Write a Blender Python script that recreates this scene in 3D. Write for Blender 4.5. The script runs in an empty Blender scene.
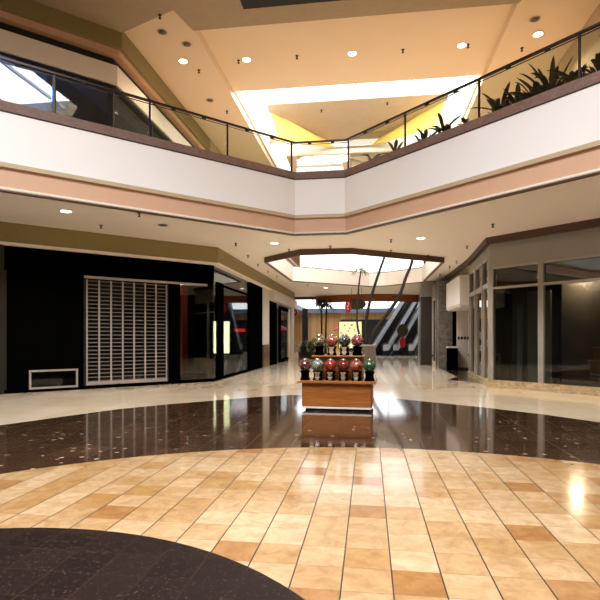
import bpy, bmesh, math, random
from mathutils import Vector, Matrix
from mathutils.geometry import tessellate_polygon
random.seed(7)
sc = bpy.context.scene
COL = sc.collection
PI = math.pi
def R(d): return math.radians(d)

# ------------------------------------------------------------------ materials
def lin(h):
    h = h.lstrip('#'); o = []
    for i in (0, 2, 4):
        c = int(h[i:i+2], 16) / 255
        o.append(c/12.92 if c <= .04045 else ((c+.055)/1.055)**2.4)
    return (*o, 1)
def newmat(name):
    m = bpy.data.materials.new(name); m.use_nodes = True
    nt = m.node_tree; nt.nodes.clear()
    out = nt.nodes.new('ShaderNodeOutputMaterial')
    return m, nt, out
def nd(nt, t, **kw):
    n = nt.nodes.new(t)
    for k, v in kw.items():
        if k.startswith('_'): setattr(n, k[1:], v)
        else: n.inputs[k.replace('__', ' ')].default_value = v
    return n
def pr(name, col, rough=.5, metal=0., var=.06, scale=3., spec=.5, coat=0., bump=0., col2=None, detail=4., emit=None, es=0.):
    """painted / solid surface with faint procedural mottling"""
    m, nt, out = newmat(name)
    b = nd(nt, 'ShaderNodeBsdfPrincipled', Roughness=rough, Metallic=metal)
    b.inputs['Specular IOR Level'].default_value = spec
    b.inputs['Coat Weight'].default_value = coat
    b.inputs['Coat Roughness'].default_value = .08
    c = lin(col)
    tc = nd(nt, 'ShaderNodeTexCoord')
    no = nd(nt, 'ShaderNodeTexNoise', Scale=scale, Detail=detail)
    nt.links.new(tc.outputs['Object'], no.inputs['Vector'])
    mx = nd(nt, 'ShaderNodeMix', _data_type='RGBA')
    c2 = lin(col2) if col2 else tuple(min(1, v*(1-var*2)) for v in c[:3])+(1,)
    mx.inputs[6].default_value = c; mx.inputs[7].default_value = c2
    nt.links.new(no.outputs['Fac'], mx.inputs[0])
    nt.links.new(mx.outputs[2], b.inputs['Base Color'])
    if bump:
        bp = nd(nt, 'ShaderNodeBump', Strength=bump, Distance=.01)
        no2 = nd(nt, 'ShaderNodeTexNoise', Scale=scale*12, Detail=3)
        nt.links.new(tc.outputs['Object'], no2.inputs['Vector'])
        nt.links.new(no2.outputs['Fac'], bp.inputs['Height'])
        nt.links.new(bp.outputs[0], b.inputs['Normal'])
    if emit:
        b.inputs['Emission Color'].default_value = lin(emit); b.inputs['Emission Strength'].default_value = es
    nt.links.new(b.outputs[0], out.inputs[0])
    return m
def glass(name, tint, refl=.06, edge=.5, rough=.01):
    m, nt, out = newmat(name)
    t = nd(nt, 'ShaderNodeBsdfTransparent', Color=lin(tint))
    g = nd(nt, 'ShaderNodeBsdfGlossy', Roughness=rough)
    g.inputs['Color'].default_value = (1, 1, 1, 1)
    lw = nd(nt, 'ShaderNodeLayerWeight', Blend=.25)
    ma = nd(nt, 'ShaderNodeMath', _operation='MULTIPLY_ADD')
    ma.inputs[1].default_value = edge; ma.inputs[2].default_value = refl
    nt.links.new(lw.outputs['Fresnel'], ma.inputs[0])
    ms = nd(nt, 'ShaderNodeMixShader')
    nt.links.new(ma.outputs[0], ms.inputs[0]); nt.links.new(t.outputs[0], ms.inputs[1]); nt.links.new(g.outputs[0], ms.inputs[2])
    nt.links.new(ms.outputs[0], out.inputs[0])
    return m
def emis(name, col, s):
    m, nt, out = newmat(name)
    e = nd(nt, 'ShaderNodeEmission', Color=lin(col), Strength=s)
    nt.links.new(e.outputs[0], out.inputs[0]); return m
def tile_mat(name, ca, cb, cc, grout, tile, off=(0, 0), gx=.008, gy=.003, gyc=None, rough=.12, spec=.5, mott=.5, fleck=None, coat=.3, third=.82):
    """stone tiles on a square grid: per-tile tint, mottling, dark long joints, thin cross joints"""
    m, nt, out = newmat(name)
    L = nt.links.new
    tc = nd(nt, 'ShaderNodeTexCoord')
    mp = nd(nt, 'ShaderNodeMapping'); mp.inputs['Location'].default_value = (off[0], off[1], 0)
    L(tc.outputs['Object'], mp.inputs['Vector'])
    sx = nd(nt, 'ShaderNodeSeparateXYZ'); L(mp.outputs[0], sx.inputs[0])
    def M(op, a, b=None, c=None):
        n = nd(nt, 'ShaderNodeMath', _operation=op)
        for i, v in enumerate((a, b, c)):
            if v is None: continue
            if isinstance(v, (int, float)): n.inputs[i].default_value = v
            else: L(v, n.inputs[i])
        return n.outputs[0]
    ux = M('DIVIDE', sx.outputs[0], tile); uy = M('DIVIDE', sx.outputs[1], tile)
    fx = M('FLOOR', ux); fy = M('FLOOR', uy)
    cmb = nd(nt, 'ShaderNodeCombineXYZ'); L(fx, cmb.inputs[0]); L(fy, cmb.inputs[1])
    wn = nd(nt, 'ShaderNodeTexWhiteNoise', _noise_dimensions='3D'); L(cmb.outputs[0], wn.inputs['Vector'])
    sep = nd(nt, 'ShaderNodeSeparateColor'); L(wn.outputs['Color'], sep.inputs[0])
    # mottling shifted per tile
    ad = nd(nt, 'ShaderNodeVectorMath', _operation='MULTIPLY_ADD')
    L(wn.outputs['Color'], ad.inputs[0]); ad.inputs[1].default_value = (9, 9, 9); L(mp.outputs[0], ad.inputs[2])
    n1 = nd(nt, 'ShaderNodeTexNoise', Scale=7, Detail=7, Roughness=.65, Distortion=.6); L(ad.outputs[0], n1.inputs['Vector'])
    n2 = nd(nt, 'ShaderNodeTexNoise', Scale=.55, Detail=2); L(mp.outputs[0], n2.inputs['Vector'])
    m1 = nd(nt, 'ShaderNodeMix', _data_type='RGBA'); m1.inputs[6].default_value = lin(ca); m1.inputs[7].default_value = lin(cb)
    f1 = M('ADD', M('MULTIPLY', sep.outputs[0], .75), M('MULTIPLY', M('SUBTRACT', n2.outputs['Fac'], .5), 1.6))
    cl = nd(nt, 'ShaderNodeClamp'); L(f1, cl.inputs[0]); L(cl.outputs[0], m1.inputs[0])
    m2 = nd(nt, 'ShaderNodeMix', _data_type='RGBA'); L(m1.outputs[2], m2.inputs[6]); m2.inputs[7].default_value = lin(cc)
    L(M('MULTIPLY', M('GREATER_THAN', sep.outputs[1], third), .8), m2.inputs[0])
    m3 = nd(nt, 'ShaderNodeMix', _data_type='RGBA', _blend_type='MULTIPLY'); L(m2.outputs[2], m3.inputs[6])
    rp = nd(nt, 'ShaderNodeValToRGB'); rp.color_ramp.elements[0].position = .3; rp.color_ramp.elements[1].position = .62
    rp.color_ramp.elements[0].color = (.62, .52, .4, 1); rp.color_ramp.elements[1].color = (1, 1, 1, 1)
    L(n1.outputs['Fac'], rp.inputs[0]); L(rp.outputs[0], m3.inputs[7]); m3.inputs[0].default_value = mott
    last = m3.outputs[2]
    if fleck:
        vo = nd(nt, 'ShaderNodeTexVoronoi', Scale=fleck[1]); L(mp.outputs[0], vo.inputs['Vector'])
        s2 = nd(nt, 'ShaderNodeSeparateColor'); L(vo.outputs['Color'], s2.inputs[0])
        fm = M('MULTIPLY', M('GREATER_THAN', s2.outputs[0], fleck[2]), M('LESS_THAN', vo.outputs['Distance'], .42))
        m4 = nd(nt, 'ShaderNodeMix', _data_type='RGBA'); L(last, m4.inputs[6]); m4.inputs[7].default_value = lin(fleck[0])
        L(M('MULTIPLY', fm, s2.outputs[1]), m4.inputs[0]); last = m4.outputs[2]
    # joints
    px = M('FRACT', ux); py = M('FRACT', uy)
    jx = M('LESS_THAN', px, gx/tile); jy = M('LESS_THAN', py, gy/tile)
    m5 = nd(nt, 'ShaderNodeMix', _data_type='RGBA'); L(last, m5.inputs[6]); m5.inputs[7].default_value = lin(gyc or grout); L(jy, m5.inputs[0])
    m6 = nd(nt, 'ShaderNodeMix', _data_type='RGBA'); L(m5.outputs[2], m6.inputs[6]); m6.inputs[7].default_value = lin(grout); L(jx, m6.inputs[0])
    b = nd(nt, 'ShaderNodeBsdfPrincipled')
    L(m6.outputs[2], b.inputs['Base Color'])
    j = M('MAXIMUM', jx, jy)
    rr = M('ADD', M('MULTIPLY_ADD', n1.outputs['Fac'], .08, rough-.04), M('MULTIPLY', j, .3)); L(rr, b.inputs['Roughness'])
    b.inputs['Specular IOR Level'].default_value = spec
    b.inputs['Coat Weight'].default_value = coat; b.inputs['Coat Roughness'].default_value = .05
    L(b.outputs[0], out.inputs[0]); return m
def wood_mat(name, c1, c2, rough=.4, sc_=(1, 1, 14)):
    m, nt, out = newmat(name); L = nt.links.new
    tc = nd(nt, 'ShaderNodeTexCoord'); mp = nd(nt, 'ShaderNodeMapping'); mp.inputs['Scale'].default_value = sc_
    L(tc.outputs['Object'], mp.inputs[0])
    n = nd(nt, 'ShaderNodeTexNoise', Scale=2.2, Detail=6, Roughness=.6, Distortion=.8); L(mp.outputs[0], n.inputs['Vector'])
    rp = nd(nt, 'ShaderNodeValToRGB'); rp.color_ramp.elements[0].color = lin(c1); rp.color_ramp.elements[1].color = lin(c2)
    rp.color_ramp.elements[0].position = .35; rp.color_ramp.elements[1].position = .65
    L(n.outputs['Fac'], rp.inputs[0])
    b = nd(nt, 'ShaderNodeBsdfPrincipled', Roughness=rough); L(rp.outputs[0], b.inputs['Base Color']); L(b.outputs[0], out.inputs[0])
    return m
def marble_mat(name, c1, c2, scale=2.5, rough=.25):
    m, nt, out = newmat(name); L = nt.links.new
    tc = nd(nt, 'ShaderNodeTexCoord')
    mp = nd(nt, 'ShaderNodeMapping'); mp.inputs['Scale'].default_value = (1, 1, 2.2); mp.inputs['Rotation'].default_value = (.2, .3, 0)
    L(tc.outputs['Object'], mp.inputs[0])
    n = nd(nt, 'ShaderNodeTexNoise', Scale=scale, Detail=9, Roughness=.7, Distortion=1.6); L(mp.outputs[0], n.inputs['Vector'])
    rp = nd(nt, 'ShaderNodeValToRGB'); rp.color_ramp.elements[0].color = lin(c1); rp.color_ramp.elements[1].color = lin(c2)
    rp.color_ramp.elements[0].position = .38; rp.color_ramp.elements[1].position = .66
    L(n.outputs['Fac'], rp.inputs[0])
    b = nd(nt, 'ShaderNodeBsdfPrincipled', Roughness=rough); L(rp.outputs[0], b.inputs['Base Color']); L(b.outputs[0], out.inputs[0])
    return m

TILE = .3085
M = {}
M['tan_tile'] = tile_mat('tan travertine tile', '#c2a784', '#9f753f', '#966736', '#120c08', TILE, (-.138+TILE, .1), .009, .005, '#5f482e', mott=.75, third=.92, spec=.35, coat=.12, rough=.16)
M['cream_tile'] = tile_mat('cream stone tile', '#e6dac8', '#dccab0', '#e0d0b6', '#a08c74', .6, (.1, .2), .006, .005, rough=.1, mott=.15)
M['brown_stone'] = tile_mat('dark brown flecked granite', '#453123', '#3b291d', '#4e3829', '#17100c', .6, (-.138, .1), .006, .004, rough=.09, mott=.4, fleck=('#b39c84', 13, .93))
M['dark_stone'] = tile_mat('near-black brown granite', '#1f1411', '#180f0c', '#221713', '#34261f', TILE, (-.138+TILE, .1), .006, .005, rough=.5, spec=.08, mott=.35, fleck=('#46362e', 60, .75), coat=0)
M['white'] = pr('white fascia paint', '#f0edec', .45, var=.01)
M['cream'] = pr('cream ceiling paint', '#f0e6da', .6, var=.02)
M['peach'] = pr('peach tone', '#d2aa8c', .55, var=.04)  # carries the warm light on the balcony band; also colours the upper moulding
M['apricot'] = pr('apricot ceiling paint', '#ead3b6', .6, var=.03, scale=1)
M['tan_paint'] = pr('tan textured ceiling', '#b3a084', .8, var=.08, scale=6, bump=.3)
M['beige'] = pr('beige moulding', '#bfa98a', .5, var=.03)
M['olive'] = pr('olive brown paint', '#8a7c4e', .55, var=.05)
M['yellow'] = pr('yellow-lit plaster', '#e8c25e', .6, var=.04)  # yellowish light on the angled skylight walls is put into this colour
M['brown_cap'] = marble_mat('brown stone cap', '#6b4f45', '#84695e', 5, .6)
M['dark_fascia'] = pr('dark red brown fascia', '#4a3028', .5, var=.08)
M['brown_trim'] = pr('brown trim', '#5b3d24', .4, var=.1)
M['wood_red'] = wood_mat('reddish wood veneer', '#7a3c16', '#a85c26', .35, (.4, .4, 10))
M['oak'] = wood_mat('oak veneer', '#8a4c1e', '#b5702f', .38, (.7, .7, 13))
M['oak_dark'] = wood_mat('dark oak', '#5b2f14', '#834a20', .4, (.7, .7, 13))
M['black'] = pr('black lacquer', '#040404', .5, var=.1, spec=0.)
M['black_matte'] = pr('matt black', '#0c0b0a', .7, var=.1)
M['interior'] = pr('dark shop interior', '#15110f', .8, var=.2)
M['dark_red'] = pr('dark red interior', '#5a160e', .5, var=.2)
M['orange'] = pr('orange brown post', '#c0501c', .5, var=.1)
M['steel'] = pr('brushed steel', '#c4c2bf', .3, 1., var=.05, scale=20)
M['steel_dark'] = pr('dark bronze metal', '#3c3430', .35, .8, var=.05)
M['shutter'] = pr('grey shutter metal', '#b3aaa6', .42, .5, var=.06)
M['shutter_slat'] = pr('grey shutter slat', '#75706d', .45, .4, var=.08, scale=12)
M['chrome'] = pr('chrome', '#e6e6e6', .12, 1., var=.02)
M['grey_paint'] = pr('grey storefront paint', '#8e8a85', .5, var=.04)
M['grey_frame'] = pr('pale grey frame', '#a39d93', .4, .3, var=.04)
M['marble'] = marble_mat('grey veined marble', '#544e49', '#7f7871', 2)
M['sill_stone'] = marble_mat('beige sill stone', '#8f7c5f', '#c4b08c', 4)
M['brown_base'] = marble_mat('brown stone base', '#4c2f22', '#6b4634', 5)
M['pale'] = pr('pale panel', '#cfc7bd', .5, var=.03)
M['rail_glass'] = glass('railing glass', '#eef3ee', .03, .35)
M['shop_glass'] = glass('shop window glass', '#d2d4cf', .05, .9)
M['sky_tint_glass'] = glass('upper glass with sky reflection tint', '#9db2cc', .02, .4)  # bluish sky reflection put into the glass tint
M['pier'] = pr('dark bronze pier', '#2e251d', .5, var=.1)
M['dark_glass'] = glass('tinted shop glass', '#c2c8ca', .05, .45)
M['globe_glass'] = glass('globe glass', '#ffffff', .06, .6, .02)
M['lamp'] = emis('lamp lens', '#fff1d8', 14)
M['lit_panel'] = emis('lit display panel', '#fbf2b4', .85)
M['lit_reflection'] = emis('lit reflection', '#fff2b8', 6)  # glow that stands for a court reflection in the shop glass
M['red_reflection'] = emis('red reflection glow', '#d8202a', 3)  # glow that stands for the red parasol mirrored in the shop glass
M['red'] = pr('red plastic', '#b3121a', .35, var=.05)
M['signwhite'] = pr('sign white', '#efe9e4', .5, var=.01)
M['sign_olive'] = pr('olive sign board', '#3d3616', .5, var=.05)
M['bark'] = pr('dark palm bark', '#20140e', .8, var=.3, scale=12, bump=.5)
M['leaf'] = pr('dark green leaf', '#24331d', .45, var=.25, scale=8)
M['leaf2'] = pr('grey green leaf', '#7d8d66', .5, var=.25, scale=8)
M['pot'] = pr('dark planter', '#3b332c', .6, var=.1)
M['taupe'] = pr('taupe planter panel', '#574d40', .55, var=.05)
M['yellow_tile'] = tile_mat('beige wall tile', '#c39a62', '#b0844c', '#c9a570', '#6b4c2b', .62, (0, 0), .03, .03, rough=.4, mott=.2, coat=0)
M['blue_grey'] = pr('blue grey beam', '#66738c', .5, var=.05)
M['silver'] = pr('escalator panel', '#e8eaee', .35, .1, var=.03)
M['rubber'] = pr('black rubber', '#0b0b0c', .5, var=.1)
M['umbrella'] = pr('red canvas', '#b01c26', .7, var=.08)

# ------------------------------------------------------------------ mesh helpers
class MB:
    def __init__(s): s.bm = bmesh.new(); s.mi = 0
    def _face(s, vs):
        try:
            f = s.bm.faces.new(vs); f.material_index = s.mi; return f
        except ValueError: return None
    def box(s, x0, x1, y0, y1, z0, z1, bev=0.):
        bm = s.bm
        v = [bm.verts.new((x, y, z)) for x in (x0, x1) for y in (y0, y1) for z in (z0, z1)]
        fs = [s._face([v[i] for i in q]) for q in ((0,1,3,2),(4,6,7,5),(0,4,5,1),(2,3,7,6),(0,2,6,4),(1,5,7,3))]
        if bev:
            es = list({e for f in fs for e in f.edges})
            r = bmesh.ops.bevel(bm, geom=es, offset=bev, segments=2, profile=.6, affect='EDGES')
            for f in r['faces']: f.material_index = s.mi
        return s
    def poly(s, outer, holes, z0, z1):
        """flat slab between z0 and z1, with holes"""
        loops = [outer]+list(holes)
        pts = [p for l in loops for p in l]
        tris = tessellate_polygon([[Vector((p[0], p[1], 0)) for p in l] for l in loops])
        lo = [s.bm.verts.new((p[0], p[1], z0)) for p in pts]
        flat = abs(z1-z0) < 1e-6
        hi = lo if flat else [s.bm.verts.new((p[0], p[1], z1)) for p in pts]
        for t in tris:
            if not flat: s._face([lo[i] for i in t])
            s._face([hi[i] for i in reversed(t)])
        if not flat:
            k = 0
            for l in loops:
                n = len(l)
                for i in range(n):
                    a, b = k+i, k+(i+1) % n
                    s._face([lo[a], lo[b], hi[b], hi[a]])
                k += n
        return s
    def prism(s, pts3, vec):
        """planar polygon of 3D points swept by vec"""
        a = [s.bm.verts.new(p) for p in pts3]; b = [s.bm.verts.new(Vector(p)+Vector(vec)) for p in pts3]
        s._face(list(reversed(a))); s._face(b)
        n = len(a)
        for i in range(n): s._face([a[i], a[(i+1) % n], b[(i+1) % n], b[i]])
        return s
    def tube(s, pts, rad, n=8, cap=True):
        pts = [Vector(p) for p in pts]; rings = []
        rs = rad if isinstance(rad, (list, tuple)) else [rad]*len(pts)
        for i, p in enumerate(pts):
            d = (pts[min(i+1, len(pts)-1)]-pts[max(i-1, 0)]).normalized()
            u = d.cross(Vector((0, 0, 1)))
            if u.length < 1e-3: u = d.cross(Vector((0, 1, 0)))
            u.normalize(); w = d.cross(u).normalized()
            rings.append([s.bm.verts.new(p+rs[i]*(math.cos(2*PI*k/n)*u+math.sin(2*PI*k/n)*w)) for k in range(n)])
        for a, b in zip(rings, rings[1:]):
            for k in range(n): s._face([a[k], a[(k+1) % n], b[(k+1) % n], b[k]])
        if cap: s._face(list(reversed(rings[0]))); s._face(rings[-1])
        return s
    def lathe(s, prof, n=20, c=(0, 0, 0), cap=True):
        rings = []
        for r, z in prof:
            if r < 1e-5: rings.append([s.bm.verts.new((c[0], c[1], c[2]+z))])
            else: rings.append([s.bm.verts.new((c[0]+r*math.cos(2*PI*k/n), c[1]+r*math.sin(2*PI*k/n), c[2]+z)) for k in range(n)])
        for a, b in zip(rings, rings[1:]):
            for k in range(n):
                if len(a) == 1 and len(b) == 1: continue
                if len(a) == 1: s._face([a[0], b[(k+1) % n], b[k]])
                elif len(b) == 1: s._face([a[k], a[(k+1) % n], b[0]])
                else: s._face([a[k], a[(k+1) % n], b[(k+1) % n], b[k]])
        if cap and len(rings[0]) > 1: s._face(list(reversed(rings[0])))
        if cap and len(rings[-1]) > 1: s._face(rings[-1])
        return s
    def ball(s, c, r, sub=1):
        r_ = bmesh.ops.create_icosphere(s.bm, subdivisions=sub, radius=r, matrix=Matrix.Translation(c))
        for v in r_['verts']:
            for f in v.link_faces: f.material_index = s.mi
        return s
    def leaf(s, p, ang, length, width, rise, droop, fold=.25, n=6):
        """arching strap leaf from p: a folded blade"""
        d = Vector((math.cos(ang), math.sin(ang), 0)); w = Vector((-d.y, d.x, 0)); rows = []
        for i in range(n+1):
            t = i/n
            c = Vector(p)+d*length*t*math.cos(rise)*(1-.15*droop*t)+Vector((0, 0, length*(t*math.sin(rise)-droop*t*t)))
            hw = width*math.sin(PI*min(1, .12+.88*t))**.7*(1 if t < .98 else .05)
            rows.append([s.bm.verts.new(c-w*hw+Vector((0, 0, hw*fold))), s.bm.verts.new(c), s.bm.verts.new(c+w*hw+Vector((0, 0, hw*fold)))])
        for a, b in zip(rows, rows[1:]):
            s._face([a[0], a[1], b[1], b[0]]); s._face([a[1], a[2], b[2], b[1]])
        return s
    def band(s, line, z0, z1, d0, d1, closed=False):
        """solid strip that follows a plan polyline, between two offsets to its left"""
        n = len(line); P = [Vector(p) for p in line]
        def off(d):
            o = []
            for i in range(n):
                a = P[i-1] if (i or closed) else None; b = P[(i+1) % n] if (i < n-1 or closed) else None
                ds = []
                if a is not None: ds.append((P[i]-a).normalized())
                if b is not None: ds.append((b-P[i]).normalized())
                ns = [Vector((-v.y, v.x)) for v in ds]
                m = sum(ns, Vector((0, 0))).normalized()
                o.append(P[i]+m*(d/max(.2, m.dot(ns[0]))))
            return o
        A, B = off(d0), off(d1)
        q = [[s.bm.verts.new((p.x, p.y, z)) for p, z in ((A[i], z0), (B[i], z0), (B[i], z1), (A[i], z1))] for i in range(n)]
        for i in range(n if closed else n-1):
            a, b = q[i], q[(i+1) % n]
            for k in range(4): s._face([a[k], a[(k+1) % 4], b[(k+1) % 4], b[k]])
        if not closed: s._face(q[0]); s._face(list(reversed(q[-1])))
        return s
    def build(s, name, mat, parent=None, smooth=False, loc=(0, 0, 0)):
        bmesh.ops.recalc_face_normals(s.bm, faces=s.bm.faces)
        me = bpy.data.meshes.new(name); s.bm.to_mesh(me); s.bm.free()
        for m in (mat if isinstance(mat, list) else [mat]): me.materials.append(m)
        if smooth:
            me.polygons.foreach_set('use_smooth', [True]*len(me.polygons))
        o = bpy.data.objects.new(name, me); COL.objects.link(o); o.location = loc
        if parent: o.parent = parent
        return o
def box(name, mat, parent, *a, bev=0.): return MB().box(*a, bev=bev).build(name, mat, parent)
def thing(name, label, cat, loc=(0, 0, 0), rz=0., group=None):
    o = bpy.data.objects.new(name, None); COL.objects.link(o); o.location = loc; o.rotation_euler = (0, 0, rz)
    o['label'] = label; o['category'] = cat
    if group: o['group'] = group
    return o
def tag(o, label, cat, group=None):
    o['label'] = label; o['category'] = cat
    if group: o['group'] = group
    return o
def sroot(name, loc=(0, 0, 0), rz=0., label=None):
    o = bpy.data.objects.new(name, None); COL.objects.link(o); o.location = loc; o.rotation_euler = (0, 0, rz)
    o['kind'] = 'structure'
    if label: o['label'] = label
    return o
def S(o, label=None):
    o['kind'] = 'structure'
    if label: o['label'] = label
    return o
def dup(o, parent=None, **kw):
    c = o.copy(); COL.objects.link(c)
    if parent is not None: c.parent = parent
    for ch in list(o.children): dup(ch, c)
    for k, v in kw.items():
        if k in ('label', 'group', 'category'): c[k] = v
        else: setattr(c, k, v)
    return c
SQ = math.sqrt(.5)

# ------------------------------------------------------------------ plan
CZ = 4.5          # lower ceiling
UF = 6.05         # upper floor
UC = 9.8          # upper ceiling
BL, BR = (-2.15, 14.6), (-.68, 14.6)                 # the balcony's front corners
COURT = [(-8.9, -5.0), (-8.9, 7.85), BL, BR, (6.07, 7.85), (6.07, -5.0)]
HOLE = [(-3.85, 18.7), (-2.3, 17.15), (-.6, 17.15), (2.75, 19.6), (2.75, 26.5), (.9, 28.3), (.0, 28.4), (-3.85, 25.2)]
HOLE_UP = [(-4.5, 18.4), (-2.6, 16.6), (-.3, 16.6), (3.4, 19.3), (3.4, 36.6), (-4.5, 36.6)]
L0 = (-5.15, 16.45); U0 = (-6.69, 12.91); R0 = (3.6, 15.9)

# ------------------------------------------------------------------ floor (one mesh, inlaid stone fields)
fl = MB()
fl.mi = 0; fl.poly([(-16, -8), (14, -8), (14, 56), (-16, 56)], [], -.2, 0)
fl.mi = 1
up = [(-7.6, 4.5), (-6.6, 7.0), (-5.74, 8.77), (-5.14, 9.92), (-4.4, 10.8), (-3.51, 11.66), (-2.8, 12.35), (-2.02, 12.85), (-1.0, 13.0), (.15, 12.76), (.74, 12.43), (2.36, 11.24), (3.3, 10.38), (4.2, 9.3), (5.2, 7.4), (6.0, 4.5), (6.2, 1), (5.8, -4), (-8.2, -4), (-8.2, 1)]
fl.poly(up, [], .0006, .0006)
fl.poly([(2.75, 18.4), (3.55, 17.0), (5.6, 19.0), (5.6, 25.0), (3.35, 25.0), (3.3, 19.6)], [], .0006, .0006)
def circ(c, r, n=96): return [(c[0]+r*math.cos(2*PI*i/n), c[1]+r*math.sin(2*PI*i/n)) for i in range(n)]
fl.mi = 2; fl.poly(circ((.25, 1.157), 5.75), [], .0012, .0012)
fl.mi = 3; fl.poly(circ((-2.25, 1.08), 2.595), [], .0018, .0018)
S(fl.build('floor', [M['cream_tile'], M['brown_stone'], M['tan_tile'], M['dark_stone']]), 'polished mall floor of cream, brown and tan stone fields')

# ------------------------------------------------------------------ lower ceiling, upper floor, balcony
outer = [(-15, -8), (13, -8), (13, 37.5), (-15, 37.5)]
S(MB().poly(outer, [COURT, HOLE], CZ, CZ+.06).build('ceiling', M['cream']), 'cream ceiling under the upper floor')
S(MB().poly(outer, [COURT, HOLE_UP], UF-.1, UF).build('floor_upper', M['beige']), 'upper level walkway floor')
S(MB().band(COURT, 5.05, 6.08, -.02, .12).build('wall_balcony', M['white']), 'white balcony front around the court')
S(MB().band(COURT, 4.96, 5.05, -.05, .12).build('trim_1', M['beige']), 'beige ledge under the white balcony front')
S(MB().band(COURT, 4.52, 4.96, .03, .12).build('trim_2', M['peach']), 'band painted warm-lit peach under the balcony ledge')  # warm light on this band is painted in as peach
S(MB().band(COURT, 4.47, 4.52, .0, .12).build('trim_3', M['brown_trim']), 'thin brown edge strip of the lower ceiling')
S(MB().band(COURT, 6.08, 6.105, -.035, .14).build('trim_4', M['black_matte']), 'thin black line below the stone cap')
S(MB().band(COURT, 6.105, 6.31, -.03, .16).build('trim_5', M['brown_cap']), 'brown stone cap under the glass railing')
# rim of the oblong opening further down the corridor (listed so that its left is outward)
hr = list(reversed(HOLE))
S(MB().band(hr, 4.3, 4.57, -.03, .06, True).build('trim_6', M['brown_trim']), 'brown wooden rim of the oblong ceiling opening')
S(MB().band(hr, 4.34, 5.05, -.06, -.03, True).build('trim_7', M['cream']), 'cream inner face of the ceiling opening')
S(MB().band(hr, 4.57, 5.1, -.03, .06, True).build('trim_8', M['brown_trim']), 'thin brown line inside the ceiling opening')

# ------------------------------------------------------------------ glass railing
rail = thing('balcony_railing', 'glass balcony railing with dark handrail and steel posts on the brown stone cap', 'railing', (-1.4, 14.6, 6.31))
def rl(p): return (p[0]+1.4, p[1]-14.6)
line = [rl((p[0], p[1])) for p in COURT[1:5]]
Z1 = .86
MB().band(line, Z1, Z1+.045, .015, .08).build('handrail', M['steel_dark'], rail)
MB().band(line, Z1-.055, Z1-.04, .035, .06).build('lower_rail', M['steel_dark'], rail)
def seg_pts(a, b, first, step):
    a, b = Vector(a), Vector(b); d = (b-a).normalized(); L = (b-a).length; o = []; s = first
    while s < L: o.append(s); s += step
    return a, d, L, o
segs = [(rl(BL), rl(COURT[1]), 0.08, 2.12), (rl(BR), rl(COURT[4]), .08, 2.12)]
for a, b, f0, st in segs:
    A, d, L, o = seg_pts(a, b, f0, st)
    nrm = Vector((-d.y, d.x)) if a == rl(BR) else Vector((d.y, -d.x))     # towards the walkway
    prev = None
    for s in o:
        p = A+d*s+nrm*.05; an = math.atan2(d.y, d.x)
        q = box('post', M['steel_dark'], rail, -.025, .025, -.012, .012, 0, Z1); q.location = (p.x, p.y, 0); q.rotation_euler = (0, 0, an)
    for i, s in enumerate(o):
        e = min(L, s+st)
        m = MB(); m.box(s+.045, e-.045, -.006, .006, .01, Z1-.07)
        q = m.build('glass_panel', M['rail_glass'], rail); p = A+nrm*.05; q.location = (p.x, p.y, 0); q.rotation_euler = (0, 0, math.atan2(d.y, d.x))
        for t in (.33, .72):
            c = A+d*(s+(e-s)*t)+nrm*.03
            w = box('clamp', M['black_matte'], rail, -.05, .05, -.02, .02, Z1-.05, Z1); w.location = (c.x, c.y, 0); w.rotation_euler = (0, 0, math.atan2(d.y, d.x))
a, b = rl(BL), rl(BR)
box('glass_panel', M['rail_glass'], rail, a[0]+.06, b[0]-.06, .044, .056, .01, Z1-.07)
for t in (.3, .75):
    x = a[0]+(b[0]-a[0])*t; box('clamp', M['black_matte'], rail, x-.05, x+.05, .01, .05, Z1-.05, Z1)

# ------------------------------------------------------------------ upper ceilings and skylight well
def P(*a): return list(a)
sky_c = [(-4.4, -2.5), (-4.4, 5.0), (-2.9, 6.5), (0, 6.5), (1.5, 5.0), (1.5, -2.5)]  # opening of an added skylight, out of view, to light the near tiles
S(MB().poly([(-15, -8), (13, -8), (13, 12.9), (5.68, 12.9), (3.87, 12.15), (3.66, 13.05), (-4.67, 13.05), (-4.88, 12.15), (-6.69, 12.91), (-15, 4.6)], [sky_c], 9.72, 10.4).build('ceiling_court', M['tan_paint']), 'tan textured ceiling over the court')
S(MB().poly([(-6.69, 12.91), (-4.88, 12.15), (-4.67, 13.05), (-4.67, 37.5), (-6.69, 37.5)], [], 9.8, 10.3).build('ceiling_walkway', M['apricot']), 'apricot side strip of the upper ceiling above the walkway')
S(MB().poly([(5.68, 12.91), (3.87, 12.15), (3.66, 13.05), (3.66, 37.5), (5.68, 37.5)], [], 9.8, 10.3).build('ceiling_side', M['apricot']), 'apricot side strip of the upper ceiling above the balcony plants')
WELL = [(-4.6, 17.15), (3.6, 17.15), (3.6, 27), (2.9, 27), (2.9, 23.6), (-3.9, 23.6), (-3.9, 27), (-4.6, 27)]
W2 = [(-2.45, 23.8), (-1.0, 23.8), (-1.0, 24.7), (-2.45, 24.7)]
S(MB().poly([(-4.67, 13.05), (3.66, 13.05), (3.66, 37.5), (-4.67, 37.5)], [WELL, W2], 10.05, 10.12).build('ceiling_upper', M['apricot']), 'apricot centre panel of the upper ceiling around the skylight')
S(MB().band(WELL, 10.12, 11.3, -.1, .0, True).build('wall_skylight', M['white']), 'white inner sides of the skylight well')
def facet(name, pts, mat, lb, d=(0, .08, .02)): S(MB().prism(pts, d).build(name, mat), lb)
facet('wall_skylight_end', [(-4.2, 21.2, 11.25), (-3.9, 21.8, 10.08), (-1.55, 23.5, 10.3), (-1.6, 23.9, 10.6)], M['yellow'], 'yellow-lit angled wall of the skylight well above the railing corner')
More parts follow.
